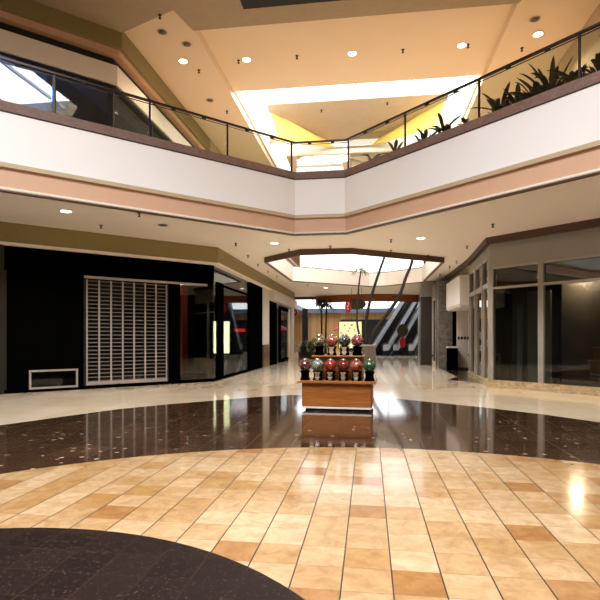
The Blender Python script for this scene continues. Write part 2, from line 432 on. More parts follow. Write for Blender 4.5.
facet('wall_skylight_side', [(3.1, 21.2, 11.25), (2.75, 21.2, 10.08), (.05, 23.5, 10.3), (.1, 23.9, 10.6)], M['yellow'], 'yellow-lit angled wall of the skylight well above the balcony plants')
facet('trim_9', [(-1.6, 23.9, 10.6), (-1.55, 23.5, 10.3), (.05, 23.5, 10.3), (.1, 23.9, 10.6)], M['tan_paint'], 'narrow tan end wall between the angled walls')
facet('trim_23', [(-4.2, 21.2, 11.25), (-3.9, 21.8, 10.08), (-4.45, 22.4, 10.2)], M['apricot'], 'pale apricot facet beside the yellow skylight wall')
facet('trim_24', [(3.1, 21.2, 11.25), (2.75, 21.2, 10.08), (3.4, 22.0, 10.2)], M['apricot'], 'pale apricot facet at the plant side of the skylight')
S(MB().prism([(x, y, 11.22-.62*(y-20.75)/3.25) for x, y in ((-4.25, 20.75), (3.15, 20.75), (3.15, 21.25), (.1, 24.0), (-1.6, 24.0), (-4.25, 21.25))], (0, 0, .12)).build('ceiling_well', M['tan_paint']), 'tan inner ceiling beyond the skylight glass')
bars = MB()
for x in (-2.6, -.5, 1.6): bars.box(x-.03, x+.03, 17.15, 20.75, 11.3, 11.4)
S(bars.build('window_1', M['white']), 'white glazing bars of the corridor skylight')
b2 = MB(); b2.tube([(-2.1, 23.8, 10.1), (-1.5, 24.7, 10.1)], .06, 6)
S(b2.build('window_2', M['steel']), 'slanting glazing bar of the second small skylight')
b3 = MB()
for y in (-1, 1, 3, 5): b3.box(-4.4, 1.5, y-.04, y+.04, 10.4, 10.5)
S(b3.build('window_3', M['white']), 'glazing bars of the added skylight over the court')
S(MB().box(-3.1, -.2, 11.4, 12.3, 9.68, 9.72).build('trim_10', M['black_matte']), 'long black grille in the tan ceiling at the top edge')

# ------------------------------------------------------------------ outer shell
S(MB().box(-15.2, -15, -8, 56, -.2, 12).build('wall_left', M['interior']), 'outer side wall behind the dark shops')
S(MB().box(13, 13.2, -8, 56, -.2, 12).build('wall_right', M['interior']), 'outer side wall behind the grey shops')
S(MB().box(-15.2, 13.2, -8.2, -8, -.2, 12).build('wall_rear', M['beige']), 'wall closing the court behind the viewer')
for nm, z0, z1 in (('ceiling_shops', 9.8, 9.9),):
    S(MB().poly([(-15, 4.6), (-6.69, 12.91), (-6.69, 37.5), (-15, 37.5)], [], z0, z1).build('ceiling_shop', M['blue_grey']))  # painted blue to carry the sky reflection of the upper glass
    S(MB().poly([(13, 12.9), (13, 37.5), (5.68, 37.5), (5.68, 12.9)], [], z0, z1).build('ceiling_shop_side', M['interior']))
S(MB().box(-15, -5.6, 27.5, 27.7, 0, CZ).build('wall_shop_rear', M['interior']), 'dark rear wall of the left shops')

# ------------------------------------------------------------------ lower left shops
def at45(s, d=0): return (L0[0]+s*SQ-d*SQ, L0[1]+s*SQ+d*SQ)
facL = [at45(-9), L0, (-5.15, 34)]
S(MB().band(facL, 3.98, CZ, -.14, .3).build('trim_11', M['olive']), 'olive fascia above the dark shop fronts')
S(MB().band(facL, 3.91, 3.98, -.18, .3).build('trim_12', M['cream']), 'cream moulding under the olive fascia')
wl = sroot('wall_shopfront', (L0[0], L0[1], 0), R(45), 'black shop front beside the roller shutter')
box('sign_band', M['black'], wl, -9, -.02, 0, .3, 3.27, 3.92)
box('black_panel', M['black'], wl, -9, -4.72, .06, .2, 0, 3.27)
box('black_panel', M['black'], wl, -4.72, -4.16, .02, .2, 0, 3.27)
box('pilaster', M['black'], wl, -1.62, -1.24, -.02, .3, 0, 3.27)
box('lintel', M['shutter'], wl, -4.16, -.28, -.03, .05, 3.19, 3.26)
box('base_strip', M['black'], wl, -9, 0, .0, .12, 0, .1)
sh = thing('roller_shutter', 'closed grey metal roller shutter across the black shop front', 'shutter', (L0[0]-2.875*SQ, L0[1]-2.875*SQ, 0), R(45))
sl = MB(); z = .2
while z < 3.12: sl.box(-1.22, 1.22, .06, .075, z, z+.03); z += .112
sl.build('slat_curtain', M['shutter_slat'], sh)
for i in range(8):
    x = -1.2+i*2.4/7; box('vertical_link', M['shutter'], sh, x-.022, x+.022, .035, .06, .18, 3.16)
bb = box('bottom_bar', M['shutter'], sh, -1.24, 1.24, .03, .09, .1, .2)
for x in (-1.26, 1.26): box('guide_rail', M['steel_dark'], sh, x-.03, x+.03, .0, .12, .1, 3.19)
MB().box(-.35, -.25, .01, .03, .06, .12).build('lock', M['chrome'], bb)
pn = thing('low_display_case', 'low glass panel in pale metal frame on the black shop front', 'display case', (L0[0]-4.95*SQ, L0[1]-4.95*SQ, .08), R(45))
fr = MB()
for a in ((-.62, .62, 0, .05), (-.62, .62, .47, .52), (-.62, -.57, .05, .47), (.57, .62, .05, .47)): fr.box(a[0], a[1], -.02, .055, a[2], a[3])
fr.build('frame', M['grey_frame'], pn); box('glass_pane', M['dark_glass'], pn, -.57, .57, .02, .03, .05, .47)
# shop window left of the corner and along the corridor
wn = sroot('window_4', (L0[0], L0[1], 0), R(45), 'corner shop window showing a dark red interior')
box('pane', M['shop_glass'], wn, -1.24, -.0, .05, .065, .1, 3.19)
box('sill', M['black'], wn, -1.24, 0, .0, .14, 0, .1)
wc = sroot('window_5', (L0[0], L0[1], 0), R(90), 'shop windows along the corridor beside the dark shop')
box('pane', M['dark_glass'], wc, 0.02, 5.1, .05, .065, .1, 3.9)
box('sill', M['black'], wc, 0, 9.1, .0, .14, 0, .1)
box('mullion', M['black'], wc, .4, 1.1, .0, .07, .1, 3.4)
box('column', M['black'], wc, 5.1, 7.6, -.02, .2, .1, 3.9)
box('transom', M['black'], wc, 1.3, 5.1, .0, .1, 3.3, 3.36)
box('header', M['steel_dark'], wc, 0, 7.6, .08, .2, 3.36, 3.92)
pl = sroot('wall_pier', (L0[0], L0[1], 0), R(90), 'beige pier with brown stone base between shops')
box('shaft', M['pale'], pl, 7.6, 9.1, -.06, .3, 1.12, 3.92); box('base', M['brown_base'], pl, 7.6, 9.1, -.08, .3, 0, 1.12)
# interior of the dark shop
ri = sroot('wall_shop_interior', (L0[0], L0[1], 0), R(45), 'dark red partition inside the corner shop')
box('partition', M['dark_red'], ri, -1.3, -.1, 1.9, 2.0, 0, 3.6)
box('added_light_block', M['interior'], ri, -1.42, -1.3, .2, 3.0, 0, 3.6)  # added to keep the fill lamp from leaking behind the shutter
box('orange_post', M['orange'], ri, -1.22, -1.04, .25, .4, .25, 3.1)
box('plinth', M['interior'], ri, -1.2, -.1, .3, 1.6, 0, .3)
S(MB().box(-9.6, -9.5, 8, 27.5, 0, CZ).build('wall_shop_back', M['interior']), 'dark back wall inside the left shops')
lp = thing('reflection_glow_panel', 'tall glowing yellow panel standing for a reflection in the corridor shop window', 'reflection_panel', (-5.85, 19.6, 0.0), R(16))  # glowing panel in place of a court reflection in the glass
box('housing', M['black_matte'], lp, -.36, .36, .0, .12, 0, 2.2); box('lit_face', M['lit_reflection'], lp, -.32, .32, -.01, .0, .85, 2.12)
rs = thing('red_reflection_strip', 'glowing red strip standing for a reflection in the corridor window', 'sign', (-6.0, 23.4, 1.75), R(14))  # glowing strip in place of the parasol reflected in the glass
box('lit_face', M['red_reflection'], rs, -.32, .32, -.03, .0, 0, .14); box('backing', M['black_matte'], rs, -.36, .36, 0, .06, -1.75, .2)
# second shop
w2 = sroot('wall_white_shopfront', (L0[0], L0[1], 0), R(90), 'white framed shop front at the far end of the corridor')
box('white_fascia', M['pale'], w2, 9.15, 17.6, -.3, .3, 3.4, 3.95)
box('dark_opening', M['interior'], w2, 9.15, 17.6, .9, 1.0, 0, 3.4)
box('end_pier', M['pale'], w2, 16.4, 17.6, -.1, .4, 0, 3.4)
box('dark_column', M['black'], w2, 9.3, 11.5, -.02, .3, 0, 3.4)
d1 = sroot('door_1', (L0[0], L0[1], 0), R(90), 'glazed door in a pale frame in the white shop front')
for a in ((12.6, 12.9, 0, 3.3), (15.6, 16.3, 0, 3.3), (12.9, 15.6, 3.1, 3.3), (12.9, 15.6, 0, .2)): box('door_frame', M['pale'] if a[0] > 15 else M['black'], d1, a[0], a[1], -.02, .1, a[2], a[3])
box('door_glass', M['dark_glass'], d1, 12.9, 15.6, .03, .045, .2, 3.1)

# ------------------------------------------------------------------ upper left shop
def u45(s): return (U0[0]+s*SQ, U0[1]+s*SQ)
facU = [u45(-9), U0, (U0[0], 25.5)]
S(MB().band(facU, 9.28, 9.8, -.08, .3).build('trim_13', M['olive']), 'olive fascia of the upper shop front')
S(MB().band(facU, 9.12, 9.28, .02, .3).build('trim_14', M['peach']), 'peach moulding under the upper olive fascia')
S(MB().band(facU, 8.86, 9.12, .25, .4).build('trim_15', M['black_matte']), 'black recess above the cream band of the upper shop')
facU2 = [u45(-9), U0, (U0[0], 20.0)]
S(MB().band(facU2, 8.36, 8.88, .1, .5).build('wall_upper_shopfront', M['cream']), 'cream band above the upper shop windows')
S(MB().band(facU2, 8.28, 8.36, .16, .5).build('trim_16', M['black_matte']), 'black line under the cream band')
S(MB().box(U0[0]-.5, U0[0]+.0, 20.0, 20.5, UF, 9.12).build('wall_upper_pier', M['pale']), 'pale pier at the end of the upper shop')
wu = sroot('window_6', (0, 0, 0), 0, 'dark upper shop windows behind the balcony railing')
MB().band(facU2, UF+.1, 8.28, .25, .265).build('pane', M['sky_tint_glass'], wu)
for s in (-7.2, -4.8, -2.4): 
    p = u45(s); q = box('mullion', M['black_matte'], wu, -.03, .03, .2, .32, UF, 8.28); q.location = (p[0], p[1], 0); q.rotation_euler = (0, 0, R(45))
for y in (12.91, 15.4, 17.8): box('mullion', M['black_matte'], wu, U0[0]-.34, U0[0]-.2, y, y+.08, UF, 8.28)
S(MB().band([u45(-9), U0, (U0[0], 25.5)], UF, 9.8, 3.0, 3.1).build('wall_upper_interior', M['blue_grey']), 'blue grey back wall inside the upper shop')
S(MB().box(-6.7, -6.6, 20.5, 37.5, UF, 9.8).build('wall_upper_left', M['beige']), 'upper corridor wall beyond the shop')
S(MB().box(5.68, 5.8, 12.9, 37.5, UF, 9.8).build('wall_upper_right', M['beige']), 'upper corridor wall across from the shop')

# ------------------------------------------------------------------ lower right shops
facR = [(3.85, 34), (3.85, 20.1), (R0[0], R0[1]), (R0[0]+7*SQ, R0[1]-7*SQ)]
wr = sroot('window_7', (R0[0], R0[1], 0), R(-45), 'large grey framed shop window with a transom')
G = M['grey_paint']
box('header_panel', G, wr, 0, 7, -.0, .2, 3.6, 4.18)
for x in (0, 1.53, 3.4, 5.2): box('post', G, wr, x-.02 if x else 0, x+.13, -.02, .14, .22, 3.6)
box('transom', M['grey_frame'], wr, .1, 7, -.01, .12, 2.93, 3.0)
box('head_frame', M['grey_frame'], wr, .1, 7, -.01, .12, 3.54, 3.6)
box('pane', M['shop_glass'], wr, .1, 7, .05, .065, .22, 2.93); box('pane', M['shop_glass'], wr, .1, 7, .05, .065, 3.0, 3.54)
box('sill', M['sill_stone'], wr, -.03, 7, -.06, .2, 0, .22)
S(MB().band(facR, 4.3, CZ, -.1, .3).build('trim_17', M['dark_fascia']), 'reddish brown fascia above the grey shop window')
S(MB().band(facR, 4.18, 4.3, .02, .3).build('trim_18', M['grey_paint']), 'grey moulding under the brown fascia')
# things behind the right-hand window
ir = sroot('wall_display_interior', (R0[0], R0[1], 0), R(-45), 'interior of the grey shop behind the glass')
box('back_panel', M['grey_paint'], ir, .55, 1.25, 1.2, 1.3, 0, 2.9)
box('interior_column', M['steel_dark'], ir, .2, .38, .5, .65, 0, 2.9)
box('interior_frame', M['grey_paint'], ir, .38, .5, .9, 1.0, 0, 2.5)
box('transom_reflection', M['taupe'], ir, .13, 7, .2, .25, 2.97, 3.6)  # taupe panel stands for the ceiling reflected in the transom glass
box('back_wall', M['taupe'], ir, .1, 7, 2.4, 2.5, 0, 3.6)
box('interior_soffit', M['interior'], ir, .1, 7, .25, 2.5, 3.55, 3.65)
# door wall facing the corridor
wd = sroot('door_2', (R0[0], R0[1], 0), R(-92.9), 'grey framed glass double doors facing the corridor')
box('header_panel', G, wd, -4.2, 0, 0, .2, 3.95, 4.18)
for x in (-4.2, -2.75, -1.3, -.16): box('post', G, wd, x, x+.16, -.02, .14, .2, 3.95)
box('transom', M['grey_frame'], wd, -4.2, 0, -.01, .12, 3.02, 3.16)
box('top_rail', M['grey_frame'], wd, -4.2, 0, -.01, .12, 3.86, 3.95)
for a, b in ((-4.04, -2.75), (-2.59, -1.3), (-1.14, -.16)):
    box('pane', M['shop_glass'], wd, a, b, .05, .065, 3.16, 3.86); box('door_leaf', M['shop_glass'], wd, a, b, .05, .065, .2, 3.02)
    box('door_stile', M['grey_frame'], wd, a, a+.08, .02, .1, .2, 3.02)
box('sill', M['sill_stone'], wd, -4.2, 0, -.05, .2, 0, .2)
# recess with the white box
bxs = thing('white_sign_box', 'white projecting sign box over the shop recess beside the marble pillar', 'sign box', (4.1, 22.4, 2.75))
box('casing', M['white'], bxs, -.55, 1.2, -1.75, 1.75, 0, 1.2, bev=.02); box('lower_lip', M['pale'], bxs, -.5, 1.2, -1.7, 1.7, -.06, 0)
box('trim_strip', M['pale'], bxs, -.56, -.54, -1.75, 1.75, .03, .07)
S(MB().box(3.85, 4.05, 20.1, 37, 3.95, 4.3).build('wall_corridor_header', M['olive']), 'brown header above the shop recess')
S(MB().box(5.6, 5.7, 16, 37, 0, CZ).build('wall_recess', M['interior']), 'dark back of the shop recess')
pp = thing('grey_partition', 'pale grey partition with a row of dark dots inside the recess', 'partition', (4.4, 24.3, 0))
box('panel', M['pale'], pp, -.35, .5, 0, .08, .08, 2.75); box('kick_plate', M['taupe'], pp, -.35, .5, -.01, .09, 0, .08)
dots = MB()
for i in range(5):
    x = -.26+i*.14; dots.prism([(x+.055*math.cos(k*PI/6), -.012, 1.45+.08*math.sin(k*PI/6)) for k in range(12)], (0, .012, 0))
dots.build('dot_pattern', M['black_matte'], pp)
box('outlet', M['black_matte'], pp, .15, .32, -.012, 0, .62, .72)
bn = thing('black_counter', 'low black counter standing beside the pale grey partition', 'counter', (3.8, 24.0, 0))
box('body', M['black'], bn, -.22, .22, -.2, .2, 0, 1.0); box('worktop', M['pale'], bn, -.24, .24, -.22, .22, 1.0, 1.06)
S(MB().box(3.3, 3.95, 24.9, 26.0, 0, 4.2).build('wall_marble_pillar', M['marble']), 'grey veined marble pillar beside the shop recess')
d3 = sroot('door_3', (3.3, 27.4, 0), R(-90), 'narrow glazed door with pale frame beside the marble pillar')
for a in ((0, .12, 0, 3.5), (1.28, 1.4, 0, 3.5), (.12, 1.28, 3.38, 3.5), (.12, 1.28, 0, .25)): box('door_frame', M['pale'], d3, a[0], a[1], 0, .1, a[2], a[3])
box('door_glass', M['dark_glass'], d3, .12, 1.28, .04, .055, .25, 3.38); box('door_head', M['grey_paint'], d3, -.1, 1.4, 0, .2, 3.5, 4.2)
box('door_bar', M['chrome'], d3, .12, 1.28, -.03, -.01, .5, .58)
S(MB().box(2.75, 3.5, 27.6, 28.4, 0, 3.65).build('wall_dark_pier', M['pier']), 'dark brown pier before the escalators')
S(MB().box(2.75, 3.5, 27.6, 28.4, 3.65, CZ).build('trim_19', M['grey_paint']), 'grey head above the dark brown pier')
S(MB().box(3.5, 3.9, 28.0, 37.3, 0, CZ).build('wall_corridor_right', M['grey_paint']), 'grey corridor wall beyond the marble pillar')

# ------------------------------------------------------------------ far court
S(MB().box(-15, 13, 54, 54.3, 0, 4.05).build('wall_far', M['yellow_tile']), 'beige tiled wall at the far end')
bl = MB(); bl.box(-15, 13, 53.2, 54, 4.05, 4.5); bl.box(-15, -6.5, 39, 53.2, 4.05, 4.5)
S(bl.build('trim_20', M['blue_grey']), 'blue grey slab edge around the far court')
S(MB().box(-15, -9.3, 37.6, 54, 0, 4.05).build('wall_far_left', M['yellow_tile']), 'beige tiled side wall of the far court')
S(MB().box(-5.95, -5.45, 45, 45.5, 0, 4.05).build('wall_black_column', M['black_matte']), 'black column in the far court')
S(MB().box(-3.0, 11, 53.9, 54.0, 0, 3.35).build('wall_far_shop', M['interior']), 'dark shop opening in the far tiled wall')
S(MB().box(11.5, 13, 37.6, 54, 0, 12).build('wall_far_right', M['interior']), 'dark side wall behind the escalators')
S(MB().box(3.9, 13, 37.3, 37.5, 0, 12).build('wall_escalator_side', M['interior']))
S(MB().box(-15, -5.1, 37.3, 37.5, UF, 12).build('wall_upper_end_left', M['beige']))
wf = MB()
for x in (-10, -6, -2, 2, 6, 10): wf.box(x-.06, x+.06, 54, 54.15, 4.5, 12)
wf.box(-15, 13, 54, 54.15, 5.5, 5.56)
S(wf.build('window_8', M['silver']), 'tall bright window wall above the far slab')
# curved wooden fascia at the end of the lower ceiling
arc = [(-3.9+i*.5, 37.2-1.6*math.sin(PI*i/16*.98+.02)) for i in range(17)]
S(MB().band(arc, 3.98, 4.5, 0, .08).build('trim_21', M['wood_red']), 'curved reddish wood fascia at the end of the corridor ceiling')
S(MB().box(-15, 13, 37.4, 37.6, 4.3, 4.9).build('trim_22', M['brown_trim']), 'brown end edge of the corridor ceiling')

def escalator(loc, label):
    t = thing('escalator', label, 'escalator', loc, R(-22.5), 'escalators in the far court')
    RUN, H, W = 10.2, 5.9, .62; sl_ = H/RUN
    def zz(y): return max(0, min(H, (y-1.2)*sl_))
    for sx in (-1, 1):
        x = sx*W
        def side(z0, z1, y0): return [(x-.03, y0, z0), (x-.03, 1.2, z0), (x-.03, 1.2+RUN, H+z0), (x-.03, 2.2+RUN, H+z0), (x-.03, 2.2+RUN, H+z1), (x-.03, 1.1+RUN, H+z1), (x-.03, 1.1, z1), (x-.03, y0, z1)]
        MB().prism(side(.05, .42, 0), (.06, 0, 0)).build('skirt', M['rubber'], t)
        MB().prism(side(.42, .9, -.02), (.06, 0, 0)).build('balustrade', M['silver'], t)
        MB().tube([(x, -.1, .45), (x, -.18, .75), (x, .0, .95), (x, 1.0, .95), (x, 1.0+RUN, H+.95), (x, 2+RUN, H+.95)], .05, 8).build('handrail', M['rubber'], t)
        q = [(x+sx*.06, 0, 0), (x+sx*.06, 1.2, 0), (x+sx*.06, 1.2+RUN, H), (x+sx*.06, 2.2+RUN, H), (x+sx*.06, 2.2+RUN, H-.6), (x+sx*.06, 1.9+RUN, H-.75), (x+sx*.06, 2.2, 0)]
        MB().prism(q, (sx*.12, 0, 0)).build('side_cladding', M['rubber'], t)
    st = MB(); st.box(-.5, .5, 0, 1.3, 0, .04); y = 1.3
    while y < 1.2+RUN: st.box(-.5, .5, y, y+.38, max(0, zz(y)-.15), zz(y)+.2); y += .36
    st.build('stair_treads', M['steel_dark'], t)
    return t
escalator((.55, 40.5, 0), 'silver escalator nearest the palm trunks rising to the upper floor')
escalator((2.5, 40.5, 0), 'silver escalator beside the dark brown pier rising to the upper floor')

# ------------------------------------------------------------------ candy kiosk
KX, KY, KR = -.63, 10.62, R(-3)
ck = thing('candy_kiosk', 'low oak two-tier display kiosk holding gumball machines on the dark brown floor', 'kiosk', (KX, KY, 0), KR)
box('toe_kick', M['black_matte'], ck, -.64, .64, -.36, .4, 0, .06)
box('metal_skirt', M['signwhite'], ck, -.7, .7, -.425, .45, .05, .085)
box('front_panel', M['oak'], ck, -.7, .7, -.42, -.4, .09, .565)
for x in (-.7, .68): box('side_panel', M['oak'], ck, x, x+.02, -.4, .45, .09, .565)
box('back_panel', M['oak_dark'], ck, -.68, .68, .43, .45, .09, .565)
for x in (-.705, .685): box('corner_trim', M['oak_dark'], ck, x, x+.02, -.428, -.4, .09, .565)
box('counter_top', M['oak'], ck, -.79, .79, -.5, .5, .565, .615, bev=.008)
box('tier_front', M['oak_dark'], ck, -.5, .5, -.1, -.08, .615, 1.085)
for x in (-.5, .48): box('tier_side', M['oak_dark'], ck, x, x+.02, -.08, .42, .615, 1.085)
box('tier_shelf', M['oak'], ck, -.55, .55, -.17, .46, 1.085, 1.115, bev=.005)

CANDY = {}
def cm(h):
    if h not in CANDY: CANDY[h] = pr('candy '+h, h, .3, var=.02)
    return CANDY[h]
MECH = {}
def gumball(label, cols, seed, loc, rz, body='black', mech=True):
    t = thing('gumball_machine', label, 'gumball machine', loc, rz, 'gumball machines on the kiosk')
    def share(k, f, par=None):
        if k in MECH:
            o = bpy.data.objects.new(k.split('|')[0], MECH[k]); COL.objects.link(o)
        else:
            o = f(); MECH[k] = o.data
        o.parent = par or t; return o
    share('base|'+body, lambda: MB().lathe([(.1, 0), (.106, .012), (.098, .03), (.086, .06), (.084, .12), (.092, .16), (.106, .175), (.106, .19)], 20).build('base', M[body], t, True))
    if mech:
        cp = share('coin_plate', lambda: MB().prism([(-.062, -.078, .175), (-.035, -.078, .115), (-.058, -.078, .055), (.058, -.078, .055), (.035, -.078, .115), (.062, -.078, .175)], (0, -.03, 0)).build('coin_plate', M['chrome'], t))
        share('turn_knob', lambda: MB().tube([(0, -.105, .115), (0, -.135, .115)], [.026, .02], 12).build('turn_knob', M['chrome'], t), cp)
        share('chute_door', lambda: MB().box(-.036, .036, -.12, -.07, .012, .06, bev=.006).build('chute_door', M['chrome'], t), cp)
    rg = random.Random(seed); g = MB(); C = (0, 0, .3); rr = .122
    g.mi = 0; g.lathe([(0, .192), (.06, .2), (.09, .25), (.097, .3), (.085, .355), (.05, .385), (0, .39)], 16)
    N = 230
    for i in range(N):
        y = 1-2*(i+.5)/N
        if y > .86: continue
        a = i*2.39996; q = math.sqrt(1-y*y)
        g.mi = rg.randrange(len(cols))
        g.ball((C[0]+math.cos(a)*q*rr*.9, C[1]+math.sin(a)*q*rr*.9, C[2]+y*rr*.9), .0135, 1)
    gb = g.build('gumballs', [cm(c) for c in cols], t, True); gb['kind'] = 'stuff'
    share('globe', lambda: MB().lathe([(.07, .187)]+[(.134*math.cos(k*PI/24), .3+.127*math.sin(k*PI/24)) for k in range(-10, 10)]+[(.045, .415)], 24).build('globe', M['globe_glass'], t, True))
    share('lid', lambda: MB().lathe([(.06, .412), (.066, .422), (.06, .434), (.02, .442), (.014, .45), (0, .452)], 20).build('lid', M['chrome'], t, True))
    return t
def kp(x, y, z): return (KX+x*math.cos(KR)-y*math.sin(KR), KY+x*math.sin(KR)+y*math.cos(KR), z)
low = [('gumball machine of mixed dark red and white candy ending the lower row', ['#4a0d12', '#d8b8b0', '#8f1a20', '#241014', '#b3402e'], False),
       ('gumball machine of white and pale green candy between two redder ones', ['#dfe3d8', '#a9c0a0', '#4c5f46', '#c8c8c0', '#6f2a24'], True),
       ('gumball machine of bright orange-red candy in the lower row', ['#c41a10', '#d8341a', '#a01010', '#e0502a'], True),
       ('gumball machine of plain deep red candy in the lower row', ['#8f0a10', '#a81016', '#780810'], True),
       ('gumball machine of red and pale orange candy next to the green one', ['#b81a14', '#d0492a', '#e6b090', '#98100e'], True),
       ('gumball machine of green candy at the end of the lower row', ['#1d6b25', '#2f8a34', '#12501c', '#4fa04a'], False)]
for i, (lb, cols, me) in enumerate(low):
    gumball(lb, cols, i, kp(-.655+i*.263, -.34, .617), KR+R((-3, 2, 0, 1, -2, 4)[i]), mech=me)
upr = [('upper tier gumball machine of yellow, green and white mixed candy', ['#8a8f3a', '#e6dfc0', '#2f4a24', '#b0492a', '#1d1a16'], False),
       ('upper tier gumball machine of orange and pink-red candy', ['#d0492e', '#e08060', '#b0241c', '#eab090'], True),
       ('upper tier gumball machine of black, grey and white candy', ['#15171a', '#3a3f40', '#c8ccc8', '#23302a'], True),
       ('upper tier gumball machine of crimson and white candy', ['#a01428', '#e2c4c8', '#6a0c1a', '#d24a5a'], False)]
for i, (lb, cols, me) in enumerate(upr):
    gumball(lb, cols, 20+i, kp(-.41+i*.267, 0, 1.117), KR, mech=me)

# ------------------------------------------------------------------ palms and plants
def palm_crown(mb, c, n, ln, seed, droop=.55, wd=.05):
    rg = random.Random(seed)
    for k in range(n):
        mb.leaf(c, 2*PI*k/n+rg.uniform(-.2, .2), ln*rg.uniform(.8, 1.1), wd, rg.uniform(.1, .9), droop*rg.uniform(.7, 1.3))
PX, PY = -.05, 25.0
pb = thing('palm_planter', 'square taupe planter box behind the candy kiosk under the tall palm trunks', 'planter', (0, 24.6, 0))
box('box', M['taupe'], pb, -.32, .32, -.3, .6, .06, 1.12); box('rim', M['grey_paint'], pb, -.34, .34, -.32, .62, 1.07, 1.13); box('plinth', M['black_matte'], pb, -.28, .28, -.26, .56, 0, .06)
def trunk_tree(label, pts, r0, r1, crown):
    t = thing('palm_tree', label, 'palm tree', pts[0], 0, 'tall palm trunks rising through the ceiling opening')
    q = [Vector(p)-Vector(pts[0]) for p in pts]
    sm = []
    for i in range(len(q)-1):
        p0, p1, p2, p3 = q[max(0, i-1)], q[i], q[i+1], q[min(len(q)-1, i+2)]
        for k in range(6):
            u = k/6
            sm.append(.5*((2*p1)+(p2-p0)*u+(2*p0-5*p1+4*p2-p3)*u*u+(3*p1-p0-3*p2+p3)*u**3))
    sm.append(q[-1]); n = len(sm)
    MB().tube(sm, [r0+(r1-r0)*i/(n-1)+(.006 if i % 2 else 0) for i in range(n)], 8).build('trunk', M['bark'], t, True)
    mb = MB(); palm_crown(mb, q[-1], crown[0], crown[1], int(pts[0][0]*100), crown[2], crown[3]); mb.build('fronds', M[crown[4]], t)
    return t
trunk_tree('short palm with a visible tuft of fronds under the skylight', [(-.2, 25.0, 1.1), (-.36, 25, 1.35), (-.54, 25, 1.9), (-.59, 25, 2.58), (-.54, 25, 3.32), (-.5, 25, 3.96), (-.39, 25, 4.8)], .05, .035, (13, .62, .75, .055, 'leaf2'))
trunk_tree('tall bare palm trunk rising almost straight between the tufted and the leaning palm', [(-.12, 24.9, 1.1), (-.15, 24.9, 2.1), (-.03, 24.9, 2.92), (.24, 24.9, 3.9), (.53, 24.9, 4.78), (.8, 24.9, 5.6), (.95, 24.9, 6.6)], .08, .05, (13, .9, .6, .06, 'leaf2'))
trunk_tree('leaning palm trunk bending furthest towards the escalators', [(.06, 24.75, 1.1), (.24, 24.75, 1.74), (.87, 24.75, 2.62), (1.43, 24.75, 3.45), (1.76, 24.75, 4.37), (2.05, 24.75, 5.14), (2.2, 24.75, 6.3)], .095, .06, (13, .9, .6, .06, 'leaf2'))

def shrub(name, label, cat, loc, n, ln, wd, mat, pot, group=None, seed=1, rise=(.35, 1.35)):
    t = thing(name, label, cat, loc, 0, group); rg = random.Random(seed)
    MB().lathe([(pot*.75, 0), (pot, .22), (pot*1.05, .25), (pot*.95, .25), (pot*.9, .22), (0, .22)], 14).build('pot', M['pot'], t, True)
    mb = MB()
    for k in range(n):
        a = rg.uniform(0, 2*PI); r = rg.uniform(0, pot*.6)
        mb.leaf((r*math.cos(a), r*math.sin(a), .22+rg.uniform(0, .45 if mat == 'leaf' else .2)), a+rg.uniform(-.5, .5), ln*rg.uniform(.6, 1.1), wd*rg.uniform(.8, 1.2), rg.uniform(*rise), rg.uniform(.2, .6))
    mb.build('foliage', M[mat], t)
    return t
rp = [(-.15, 14.65, .55, 9), (.5, 14.0, .6, 12), (1.25, 13.3, .62, 16), (1.66, 12.9, .66, 16), (2.1, 12.45, .4, 9), (2.75, 11.8, .72, 22), (3.05, 11.5, .68, 24), (3.3, 11.25, .74, 24), (3.55, 11.0, 1.0, 26), (3.9, 10.65, .8, 22), (4.25, 10.3, .8, 22), (4.6, 9.95, .8, 20)]
wh = ['beside the railing corner', 'second from the railing corner', 'third from the railing corner', 'fourth from the railing corner', 'lowest of the row, before the second post', 'first beyond the second post', 'second beyond the second post', 'third beyond the second post', 'tallest of the row', 'just past the tallest one', 'second past the tallest one', 'at the end of the row']
for i, (x, y, ln, n) in enumerate(rp):
    shrub('balcony_plant', 'dark strap-leaved plant behind the balcony glass, '+wh[i], 'plant', (x+.22, y+.22, UF), int(n*1.6), ln, .05, 'leaf', .2, 'plants behind the balcony glass', 40+i)
# planter bed and palm pair on the far side of the corridor
lb = thing('planter_bed', 'low round planter bed beyond the candy kiosk near the far columns', 'planter', (-4.0, 36, 0))
MB().lathe([(1.0, 0), (1.05, .4), (1.1, .45), (.98, .45), (.95, .38), (0, .38)], 28).build('basin', M['pot'], lb, True)
MB().lathe([(0, .385), (.95, .385), (.95, .35), (0, .35)], 28).build('soil', M['bark'], lb)
k = 0
for x, y, n, ln in ((-4.6, 35.7, 60, 1.05), (-4.0, 35.5, 60, 1.1), (-3.45, 35.8, 50, .95)):
    t = thing('leafy_shrub', ('grey green leafy shrub at the shop side of the planter bed', 'grey green leafy shrub in the middle of the planter bed', 'grey green leafy shrub at the open side of the planter bed')[k], 'shrub', (x, y, .385), 0, 'shrubs in the planter bed')
    mb = MB(); rg = random.Random(90+k)
    for q in range(n): mb.leaf((rg.uniform(-.15, .15), rg.uniform(-.15, .15), rg.uniform(0, .3)), rg.uniform(0, 6.28), ln*rg.uniform(.6, 1.1), .075, rg.uniform(.3, 1.4), rg.uniform(.2, .6))
    mb.build('foliage', M['leaf2'], t); k += 1
